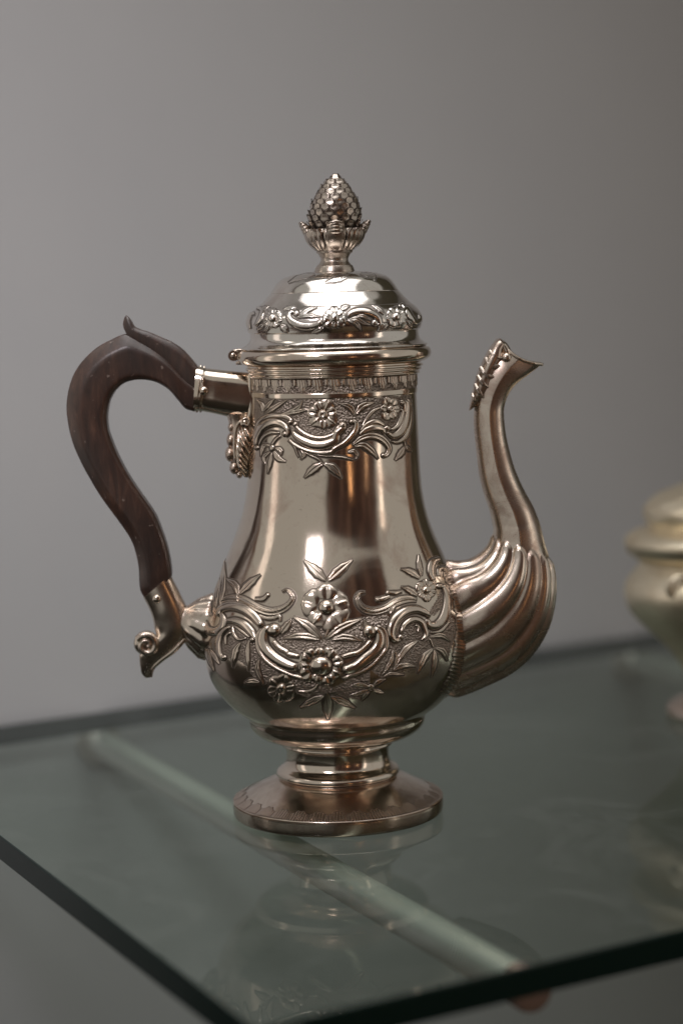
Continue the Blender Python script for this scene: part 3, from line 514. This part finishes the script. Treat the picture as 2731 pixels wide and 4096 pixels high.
hp6 = [((150, 330), (455, 150)), ((220, 460), (525, 320)), ((260, 600), (575, 470)), ((280, 720), (603, 590)), ((285, 850), (618, 690)), ((300, 950), (624, 760)), ((350, 1035), (620, 800))]
O = [H5(a) for a, b in hp5]+[H6(a) for a, b in hp6]; I = [H5(b) for a, b in hp5]+[H6(b) for a, b in hp6]
def rsec(poly, k=3):                            # polygon section with softened corners
    n = len(poly); out = []
    for i in range(n):
        p0, p1, p2 = np.array(poly[i-1]), np.array(poly[i]), np.array(poly[(i+1) % n]); a = p1+(p0-p1)*.16; b = p1+(p2-p1)*.16
        for t in np.linspace(0, 1, k): out.append(tuple((1-t)**2*a+2*t*(1-t)*p1+t*t*b))
    return out
hs = rsec([(1.0, -.42), (1.0, .42), (.42, 1.0), (-.80, .96), (-1.0, .62), (-1.0, -.62), (-.80, -.96), (.42, -1.0)], 4)
m = MB(); G = loft(O, I, [46, 50, 54, 56, 57, 58, 58, 58]+[58]*10+[56, 54, 52, 50, 48, 46, 44], 150, hs); m.grid(G, wrap=True); caps(m, G); handle = m.build('handle', MW, pot, sharp=60)
tp = [((1045, 462), (1022, 650)), ((990, 395), (960, 590)), ((930, 330), (900, 520)), ((850, 275), (830, 450)), ((760, 235), (740, 378)), ((680, 200), (650, 318)), ((610, 178), (580, 272)), ((572, 158), (535, 236)), ((548, 118), (505, 196)), ((528, 90), (487, 142)), ((510, 75), (496, 92))]
m = MB(); G = loft([H5(a) for a, b in tp], [H5(b) for a, b in tp], [46, 46, 45, 43, 40, 38, 36, 34, 30, 22, 8], 70, rsec([(1, -.7), (1, .7), (.5, 1), (-1, .9), (-1, -.9), (.5, -1)], 4)); m.grid(G, wrap=True); caps(m, G); m.build('thumb_rest', MW, handle, sharp=60)

# ---- upper socket
def tube(m, pts, rad, seg=14, y=None, flat=1.0):            # swept round bar; pts on the sheet with their own y, radii in sheet units
    n = max(16, 7*len(pts)); q = cr([(p[0], p[1]) for p in pts], n); r = lerp(rad, n); yy = lerp(y if y is not None else [0], n) if isinstance(y, (list, tuple)) else np.full(n, y or 0.0)
    P = D(q[:, 0], q[:, 1], yy); T = np.gradient(P, axis=0); T /= np.linalg.norm(T, axis=1)[:, None]; Y = np.array([0, 1.0, 0]); Nn = np.cross(T, Y); Nn /= np.linalg.norm(Nn, axis=1)[:, None]; B = np.cross(T, Nn)
    th = np.linspace(0, 2*pi, seg, endpoint=False); G = P[:, None]+(Nn[:, None]*np.cos(th)[None, :, None]+B[:, None]*np.sin(th)[None, :, None]*flat)*(r*PX)[:, None, None]
    m.grid(G, wrap=True); caps(m, G); return m
def ball(m, c, r, y=0.0, sx=1, sy=1, sz=1):
    p = D(*c, y); la = np.linspace(-pi/2, pi/2, 11); lo = np.linspace(0, 2*pi, 18, endpoint=False)
    G = np.stack([np.cos(la)[:, None]*np.cos(lo)*sx, np.cos(la)[:, None]*np.sin(lo)*sy, np.sin(la)[:, None]*np.ones(18)*sz], -1)*r*PX+p; m.grid(G, wrap=True); return m
def disc(m, c, r, y0, y1, seg=28, bev=.12):                 # short drum with its axis front to back
    th = np.linspace(0, 2*pi, seg, endpoint=False); p = D(*c, 0.0); rows = []
    for rr, yy in ((.02, y0), (1-bev, y0), (1, y0+(y1-y0)*bev), (1, y1-(y1-y0)*bev), (1-bev, y1), (.02, y1)): rows.append(np.stack([p[0]+rr*r*PX*np.cos(th), np.full(seg, yy), p[2]+rr*r*PX*np.sin(th)], -1))
    m.grid(np.array(rows), wrap=True); return m
sp = [((1030, 448), (1005, 788)), ((1070, 455), (1040, 782)), ((1085, 459), (1056, 786)), ((1095, 465), (1066, 784)), ((1200, 478), (1150, 800)), ((1320, 490), (1250, 822)), ((1430, 500), (1340, 840)), ((1500, 505), (1430, 850))]
m = MB(); G = loft([H5(a) for a, b in sp], [H5(b) for a, b in sp], [62, 65, 66, 62, 62, 62, 62, 62], 60, ell(48, 2.5)); m.grid(G, wrap=True); caps(m, G); sock = m.build('upper_socket', MS, pot, sharp=50)
m = MB()
for xx in (0, 26): tube(m, [H5((1058+xx, 452+xx*.2)), H5((1050+xx, 520)), H5((1043+xx, 620)), H5((1036+xx, 700)), H5((1030+xx, 786))], [5, 5, 5, 5, 5], 10, y=[-.001, -.0066, -.0079, -.0066, -.001])
m.build('collar_ring', MS, sock)
m = MB(); ball(m, H5((1080, 635)), 17, -.0077, 1, .6, 1); m.build('pin', MS, sock)
def SQ(p): return (870+p[0]*.1488, 1600+p[1]*.1488)
m = MB(); pl = [((800, -900), (1010, -900)), ((800, -300), (1010, -300)), ((800, 300), (1020, 300)), ((640, 700), (1010, 700)), ((560, 1100), (1000, 1100)), ((560, 1500), (980, 1500)), ((640, 1850), (920, 1850)), ((740, 2070), (840, 2080))]
G = loft([SQ(a) for a, b in pl], [SQ(b) for a, b in pl], [60, 62, 60, 50, 46, 40, 30, 10], 50, ell(28, 3)); m.grid(G, wrap=True); caps(m, G); plate = m.build('mounting_plate', MS, pot)
m = MB(); bk = [((230, 380), (860, 330)), ((290, 560), (880, 560)), ((330, 800), (880, 800)), ((340, 1100), (880, 1100)), ((330, 1450), (860, 1450)), ((440, 1800), (820, 1800)), ((620, 2000), (780, 2040))]
G = loft([SQ(a) for a, b in bk], [SQ(b) for a, b in bk], [56, 50, 48, 48, 46, 36, 14], 50, ell(28)); m.grid(G, wrap=True); caps(m, G); shell = m.build('shell_mount', MSP, pot)
m = MB()
for pts, w in ((((700, 640), (800, 900), (890, 1130)), 7.5), (((650, 720), (740, 1050), (870, 1260)), 7.5), (((600, 800), (660, 1130), (850, 1440)), 8.5), (((560, 900), (610, 1300), (810, 1600)), 8), (((530, 1050), (580, 1450), (790, 1740)), 7.5), (((510, 1250), (580, 1620), (770, 1840)), 7), (((510, 1450), (600, 1780), (760, 1960)), 6.5)): tube(m, [SQ(p) for p in pts], [w*.5, w, w*1.1, w*.5], 12, y=[-.0050, -.0062, -.0066, -.0058])
m.build('flute', MS, shell)
m = MB(); tube(m, [SQ(p) for p in ((720, 540), (560, 640), (480, 900), (460, 1250), (490, 1600), (620, 1900), (750, 2070))], [7, 8, 7.5, 7, 6.5, 5.5, 3], 12, y=[-.0058, -.0054, -.0052, -.0052, -.005, -.0042, -.003]); m.build('rim_strand', MS, shell)
for c, rx, rz in (((375, 730), 14, 21), ((372, 1080), 19, 30), ((345, 1450), 21, 31), ((455, 1810), 20, 27), ((590, 1990), 14, 17)):
    m = MB(); ball(m, SQ(c), 1, -.0008, rx, 34, rz); m.build('scallop', MSP, shell)
m = MB(); disc(m, SQ((760, 600)), 19, -.0074, .002); tube(m, [SQ(p) for p in ((660, 620), (700, 510), (800, 500), (850, 590), (800, 690), (730, 650), (760, 590))], [4, 5, 5, 5, 4, 4, 3], 10, y=-.0074); m.build('volute', MS, shell)

# ---- lower socket
ls = [((325, 1015), (606, 775)), ((385, 1130), (665, 890)), ((425, 1240), (725, 1010)), ((442, 1340), (775, 1130)), ((452, 1420), (800, 1300)), ((345, 1500), (785, 1430)), ((285, 1600), (670, 1560)), ((284, 1685), (540, 1668)), ((292, 1745), (455, 1735)), ((308, 1815), (428, 1795)), ((345, 1858), (405, 1852))]
m = MB(); G = loft([H6(a) for a, b in ls], [H6(b) for a, b in ls], [50, 50, 50, 48, 46, 42, 36, 28, 22, 14, 5], 90, ell(40, 2.6)); m.grid(G, wrap=True); caps(m, G); lsock = m.build('lower_socket', MSP, pot)
m = MB(); ball(m, H6((465, 1035)), 17, -.0060, 1, .6, 1); m.build('pin', MS, lsock)
m = MB(); disc(m, H6((350, 1490)), 46, -.0046, .0046, bev=.2)
sp_ = [(360+rr*cos(a), 1520+rr*sin(a)) for a, rr in zip(np.linspace(-2.6, 7.2, 16), np.linspace(118, 22, 16))]; tube(m, [H6(p) for p in sp_], [15, 16, 16, 15, 13, 12, 11, 12], 12, y=-.0046); m.build('volute', MSP, lsock)
m = MB(); tube(m, [H6(p) for p in ((770, 1440), (640, 1575), (500, 1680), (425, 1760), (405, 1850))], [9, 11, 10, 9, 4], 12, y=[-.0022, -.003, -.0026, -.002, -.001]); m.build('beak_ridge', MS, lsock)
# fluted leaf mount flaring onto the belly
m = MB(); nx, na = 26, 96; G = np.zeros((nx, na, 3)); pa, pb = D(*H6((680, 1250))), D(*H6((1120, 1345))); ax = (pb-pa)/np.linalg.norm(pb-pa); nz_ = np.array([-ax[2], 0, ax[0]])
for i in range(nx):
    t = i/(nx-1); r = np.interp(t, [0, .15, .24, .39, .65, 1], [135, 158, 188, 236, 300, 310])*.3827*PX
    for j in range(na):
        th = 2*pi*j/na; k = 1+.11*np.interp(t, [0, .2, .35, 1], [0, 0, 1, 1])*abs(cos(th*7+t*2.5))**.6; G[i, j] = pa+(pb-pa)*t+nz_*r*k*cos(th)*1.05+np.array([0, 1, 0])*r*k*sin(th)*.72
m.grid(G, wrap=True); m.build('leaf_mount', MSP, pot)

# ---- spout
def S7(p): return (1650+p[0]*.4145, 1320+p[1]*.4145)
def S8(p): return (1650+p[0]*.4145, 2050+p[1]*.4145)
s7 = [((850, 165), (1243, 332)), ((762, 275), (1120, 428)), ((682, 430), (1010, 512)), ((620, 600), (930, 612)), ((590, 780), (882, 752)), ((590, 950), (885, 900)), ((610, 1150), (915, 1090)), ((640, 1400), (985, 1340)), ((690, 1600), (1075, 1545)), ((740, 1750), (1160, 1700)), ((768, 1880), (1220, 1850))]
s8 = [((775, 150), (1235, 140)), ((765, 260), (1275, 300)), ((735, 340), (1325, 470)), ((680, 410), (1348, 650)), ((600, 470), (1335, 850)), ((500, 505), (1270, 1080)), ((420, 515), (1150, 1280)), ((360, 530), (960, 1470)), ((300, 570), (700, 1615)), ((200, 640), (400, 1735)), ((60, 800), (180, 1720))]
I = [S7(a) for a, b in s7]+[S8(a) for a, b in s8]; O = [S7(b) for a, b in s7]+[S8(b) for a, b in s8]
dp = [44, 56, 58, 56, 54, 56, 60, 68, 76, 84, 90, 94, 100, 108, 118, 126, 132, 136, 136, 130, 120, 110]
NR = 260
def sdisp(t, a):
    th = 2*pi*a; ph = abs(((th+pi) % (2*pi))-pi)/pi      # 0 outer side .. 1 inner side
    x = ph*6.4+.15; fr_ = x-math.floor(x); lob = max(0.0, 1-(2*fr_-1)**2)**.55      # one rounded gadroon after another
    st = .60-.05*ph+.035*(1-lob); g = np.clip((t-st)/.012, 0, 1)*np.clip((.99-t)/.05, 0, 1)
    return 1+g*(-.015+.15*lob*np.interp(t, [.5, .62, .8, .97], [.55, .95, 1.1, .85]))
m = MB(); G = loft(O, I, dp, NR, octa(160, .5), disp=sdisp)
ca = np.cos(np.linspace(0, 2*pi, 160, endpoint=False)); axm = G[0].mean(0)-G[8].mean(0); axm /= np.linalg.norm(axm)
for i in range(34):                                        # beak: narrow towards the tip, hollowed upper edge
    w_ = (1-i/34)**1.5; G[i, :, 1] *= 1-.40*w_*np.clip(ca, 0, 1); G[i] -= axm*(15*PX*w_*np.clip(1-((ca-.15)/.85)**2, 0, 1))[:, None]
m.grid(G, wrap=True)
cen = G[0].mean(0); Gi = np.array([G[0], cen+(G[0]-cen)*.9, G[6].mean(0)+(G[6]-G[6].mean(0))*.86, G[24].mean(0)+(G[24]-G[24].mean(0))*.8, G[40].mean(0)+(G[40]-G[40].mean(0))*.02]); m.grid(Gi, wrap=True)
spout = m.build('spout', MSP, pot)
m = MB(); ring = G[0]; Tn = np.roll(ring, -1, 0)-np.roll(ring, 1, 0); Tn /= np.linalg.norm(Tn, axis=1)[:, None]; out_ = ring-ring.mean(0); out_ -= Tn*(out_*Tn).sum(1)[:, None]; out_ /= np.linalg.norm(out_, axis=1)[:, None]; bi = np.cross(Tn, out_); tq = np.linspace(0, 2*pi, 10, endpoint=False)
RG = ring[:, None]+(out_[:, None]*np.cos(tq)[None, :, None]+bi[:, None]*np.sin(tq)[None, :, None])*7*PX; m.grid(np.concatenate([RG, RG[:1]]), wrap=True); m.build('lip', MS, spout)
# leaf wrapped over the top of the spout
cp = [((540, 780), (606, 730)), ((556, 680), (668, 660)), ((578, 570), (735, 560)), ((610, 450), (765, 465)), ((650, 350), (810, 370)), ((700, 240), (868, 255)), ((755, 150), (872, 190)), ((810, 85), (900, 160)), ((850, 82), (925, 215))]
m = MB(); G = loft([S7(a) for a, b in cp], [S7(b) for a, b in cp], [20, 44, 54, 57, 59, 58, 52, 44, 36], 60, ell(32, 2.4)); m.grid(G, wrap=True); caps(m, G); cap = m.build('spout_leaf', MSP, spout)
for pts, w in ((((575, 610), (590, 670), (606, 712)), 8), (((600, 520), (640, 600), (676, 655)), 11), (((625, 440), (680, 520), (726, 552)), 12), (((650, 360), (715, 440), (786, 455)), 13), (((700, 270), (760, 350), (838, 345)), 13), (((740, 200), (800, 260), (860, 270)), 11)):
    m = MB(); tube(m, [S7(p) for p in pts], [w*.6, w*.85, w*.8, w*.4], 12, y=[-.0046, -.0062, -.0064, -.0056], flat=.5); m.build('lobe', MFIN, cap)
m = MB(); tube(m, [S7(p) for p in ((820, 110), (870, 150), (905, 210), (935, 260))], [13, 18, 19, 14], 14, y=0, flat=2.3); m.build('leaf_roll', MS, cap)
m = MB(); ball(m, S7((903, 268)), 20, -.0048, 1, .8, 1); m.build('volute', MSP, cap)
# pleated collar where the spout meets the belly
m = MB(); pts = [S8(p) for p in ((330, 560), (385, 680), (440, 850), (465, 1050), (455, 1250), (430, 1430), (385, 1600), (300, 1760))]; n = 150; P_ = cr(pts, n); T = np.gradient(P_, axis=0); T /= np.linalg.norm(T, axis=1)[:, None]; Nn = np.stack([-T[:, 1], T[:, 0]], 1)
of = np.linspace(-1, 1, 9); k = np.arange(n); edge = 20+6*np.abs(np.sin(k*pi/18))+2*np.sin(k*pi/4.5); off = np.where(of[None] < 0, of[None]*24, of[None]*edge[:, None]); hg = (4.0+1.3*np.cos(k*2*pi/4.6))[:, None]*(1-np.abs(of)**6)[None]+.3
sk = off*0; U = P_[:, 0:1]+Nn[:, 0:1]*off; V = P_[:, 1:2]+Nn[:, 1:2]*off; A = (np.abs(of) > .95)[None]*np.ones((n, 1))+.35*(1-np.cos(k*2*pi/4.6))[:, None]*.5
m.grid(SB.at(U, V, hg).reshape(n, 9, 3), A); m.build('pleated_collar', MO, body)

# ---- hinge
def HQ(p): return (880+p[0]*.1276, 1360+p[1]*.1276)
m = MB(); disc(m, HQ((435, 485)), 22, -.0042, .0042, bev=.1); hinge = m.build('hinge', MS, pot, sharp=40)
m = MB(); disc(m, HQ((435, 490)), 11.5, -.0046, -.003, bev=.08); m.build('pin', MFT, hinge)
m = MB(); G = loft([HQ(p) for p in ((380, 315), (520, 275), (700, 268), (900, 290), (1020, 300))], [HQ(p) for p in ((470, 500), (560, 480), (680, 500), (850, 505), (1020, 520))], [30, 32, 32, 34, 36], 24, rsec([(1, -1), (1, 1), (-1, 1), (-1, -1)], 4)); m.grid(G, wrap=True); caps(m, G); m.build('knuckle', MS, hinge, sharp=50)
m = MB(); G = loft([HQ(p) for p in ((500, 690), (640, 590), (760, 520), (1000, 520))], [HQ(p) for p in ((520, 772), (640, 774), (800, 774), (1000, 790))], [30, 32, 33, 36], 24, rsec([(1, -1), (1, 1), (-1, 1), (-1, -1)], 4)); m.grid(G, wrap=True); caps(m, G); m.build('bracket', MFT, hinge, sharp=50)

# ------------------------------------------------------------------ glass shelf and its rods
TH = .0118
c0 = np.array([-.02850, -.29503]); fe = np.array([.8575, .5146]); le = np.array([-.4321, .9018])
def cross2(a, b): return a[0]*b[1]-a[1]*b[0]
tl = cross2(bl-c0, e2)/cross2(le, e2); backl = c0+le*tl; quad = [c0, c0+fe*1.3, backl+e2*1.25, backl]
bm = bmesh.new(); vt = [bm.verts.new((p[0], p[1], 0)) for p in quad]; vb = [bm.verts.new((p[0], p[1], -TH)) for p in quad]
bm.faces.new(vt); bm.faces.new(vb[::-1])
for i in range(4): bm.faces.new((vb[i], vb[(i+1) % 4], vt[(i+1) % 4], vt[i]))
bmesh.ops.recalc_face_normals(bm, faces=bm.faces)
bmesh.ops.bevel(bm, geom=[e for e in bm.edges], offset=.0007, segments=2, affect='EDGES', profile=.5)
me = bpy.data.meshes.new('glass_shelf'); 
for f in bm.faces: f.material_index = (0 if f.normal.z > 0 else 2) if abs(f.normal.z) > .99 else 1
bm.to_mesh(me); bm.free(); me.materials.append(MGL); me.materials.append(MGE); me.materials.append(MGB)
gs = link('glass_shelf', me); tag(gs, 'clear greenish plate glass shelf with dark polished edges', 'shelf')
def rod(p0, p1, r, label):
    t = tag(empty('support_rod', (p0[0], p0[1], p0[2])), label, 'rod', 'round metal rods under the glass shelf'); p0 = np.array(p0); p1 = np.array(p1)-p0; ln = np.linalg.norm(p1); ax = p1/ln; sd = np.cross(ax, (0, 0, 1)); sd /= np.linalg.norm(sd); up = np.cross(sd, ax); th = np.linspace(0, 2*pi, 40, endpoint=False)
    def rev(name, prof_, material):
        m = MB(); G = np.array([[ax*d+(sd*cos(a)+up*sin(a))*rr for a in th] for d, rr in prof_]); m.grid(G, wrap=True); m.build(name, material, t, sharp=40)
    rev('bar', [(0, r), (ln, r), (ln+.0004, r*.9)], MROD); rev('end_cap', [(ln-.001, r*.6), (ln-.001, r*1.06), (ln+.009, r*1.08), (ln+.011, r*1.0), (ln+.012, r*.8), (ln+.012, .00002)], MCAP)
    rev('wall_flange', [(-.001, r*1.7), (.006, r*1.7), (.007, r*1.5), (.007, r*.8)], MROD)
def fl(u, v, z): d = dirs(u, v); return CAM+d*((z-CAM[2])/d[2])
ZR = -TH-.0082
a, b = fl(279, 2900, ZR), fl(2075, 3935, ZR); dr = (b-a)/np.linalg.norm(b-a)
def to_wall(p): return p+dr*((np.dot(bl+e1*.014-p[:2], e1))/np.dot(dr[:2], e1))
rod(to_wall(a), b, .0080, 'round steel support rod under the shelf passing beneath the coffee pot')
q = fl(2560, 2655, ZR); rod(to_wall(q), q+dr*.62, .0080, 'round steel support rod under the shelf below the covered bowl')

# ------------------------------------------------------------------ covered bowl at the right
bc = fl(2885, 2862, 0.0); yb = bc[1]
bowl = tag(empty('covered_bowl', tuple(bc)), 'yellowish silver covered bowl at the right edge behind the coffee pot', 'bowl')
def bprof(pts, per=8):
    q = cr(pts, per*len(pts)); out = []
    for v, h in q:
        A_ = D(2885, v, yb); B_ = D(2885+h, v, yb); out.append((A_[2]-bc[2], max(np.linalg.norm(B_-A_), 1e-5), 0.0))
    return np.array(out)
def bl_mesh(name, pts, material=MBOWL, mod=None, seg=128):
    m = MB(); m.grid(lathe(bprof(pts), seg, mod), wrap=True); return m.build(name, material, bowl, sharp=60)
bbody = bl_mesh('body', [(2186, 374), (2200, 368), (2222, 338), (2238, 318), (2258, 328), (2280, 345), (2318, 373), (2355, 383), (2402, 375), (2440, 357), (2485, 318), (2528, 271), (2570, 226), (2610, 192), (2650, 166), (2690, 142), (2725, 120)])
bl_mesh('foot', [(2720, 120), (2745, 112), (2770, 128), (2785, 165), (2800, 196), (2815, 214), (2830, 220), (2855, 221), (2862, 212), (2862, 0)], MFT)
blid = bl_mesh('lid', [(1890, 20), (1905, 80), (1923, 132), (1943, 182), (1967, 237), (1995, 279), (2030, 302), (2060, 301), (2085, 290), (2101, 282), (2107, 296), (2117, 338), (2131, 364), (2147, 377), (2160, 380), (2172, 378), (2184, 372), (2188, 360)],
    mod=lambda pr, th: pr[:, 1][:, None]*(1+.03*np.sin(th*13)*np.exp(-((pr[:, 1]-.033)/.008)**2)[:, None]*np.sin(pr[:, 0]*700)[:, None]))
bl_mesh('knob', [(1840, 6), (1850, 28), (1868, 36), (1885, 26), (1895, 18), (1903, 26)])
m = MB(); yv = yb-.040
p = D(2712, 2355, yv)-bc; th = np.linspace(0, 2*pi*1.6, 40); G = []
for a_ in th:
    rr = .0065*(1-a_/(2*pi*2.1)); c_ = p+np.array([rr*cos(a_), 0, rr*sin(a_)]); T_ = np.array([-sin(a_), 0, cos(a_)]); Nx = np.array([cos(a_), 0, sin(a_)]); G.append([c_+(Nx*cos(q_)+np.array([0, 1, 0])*sin(q_))*.0026 for q_ in np.linspace(0, 2*pi, 12, endpoint=False)])
m.grid(np.array(G), wrap=True); m.build('scroll_ornament', MBOWL, bbody)
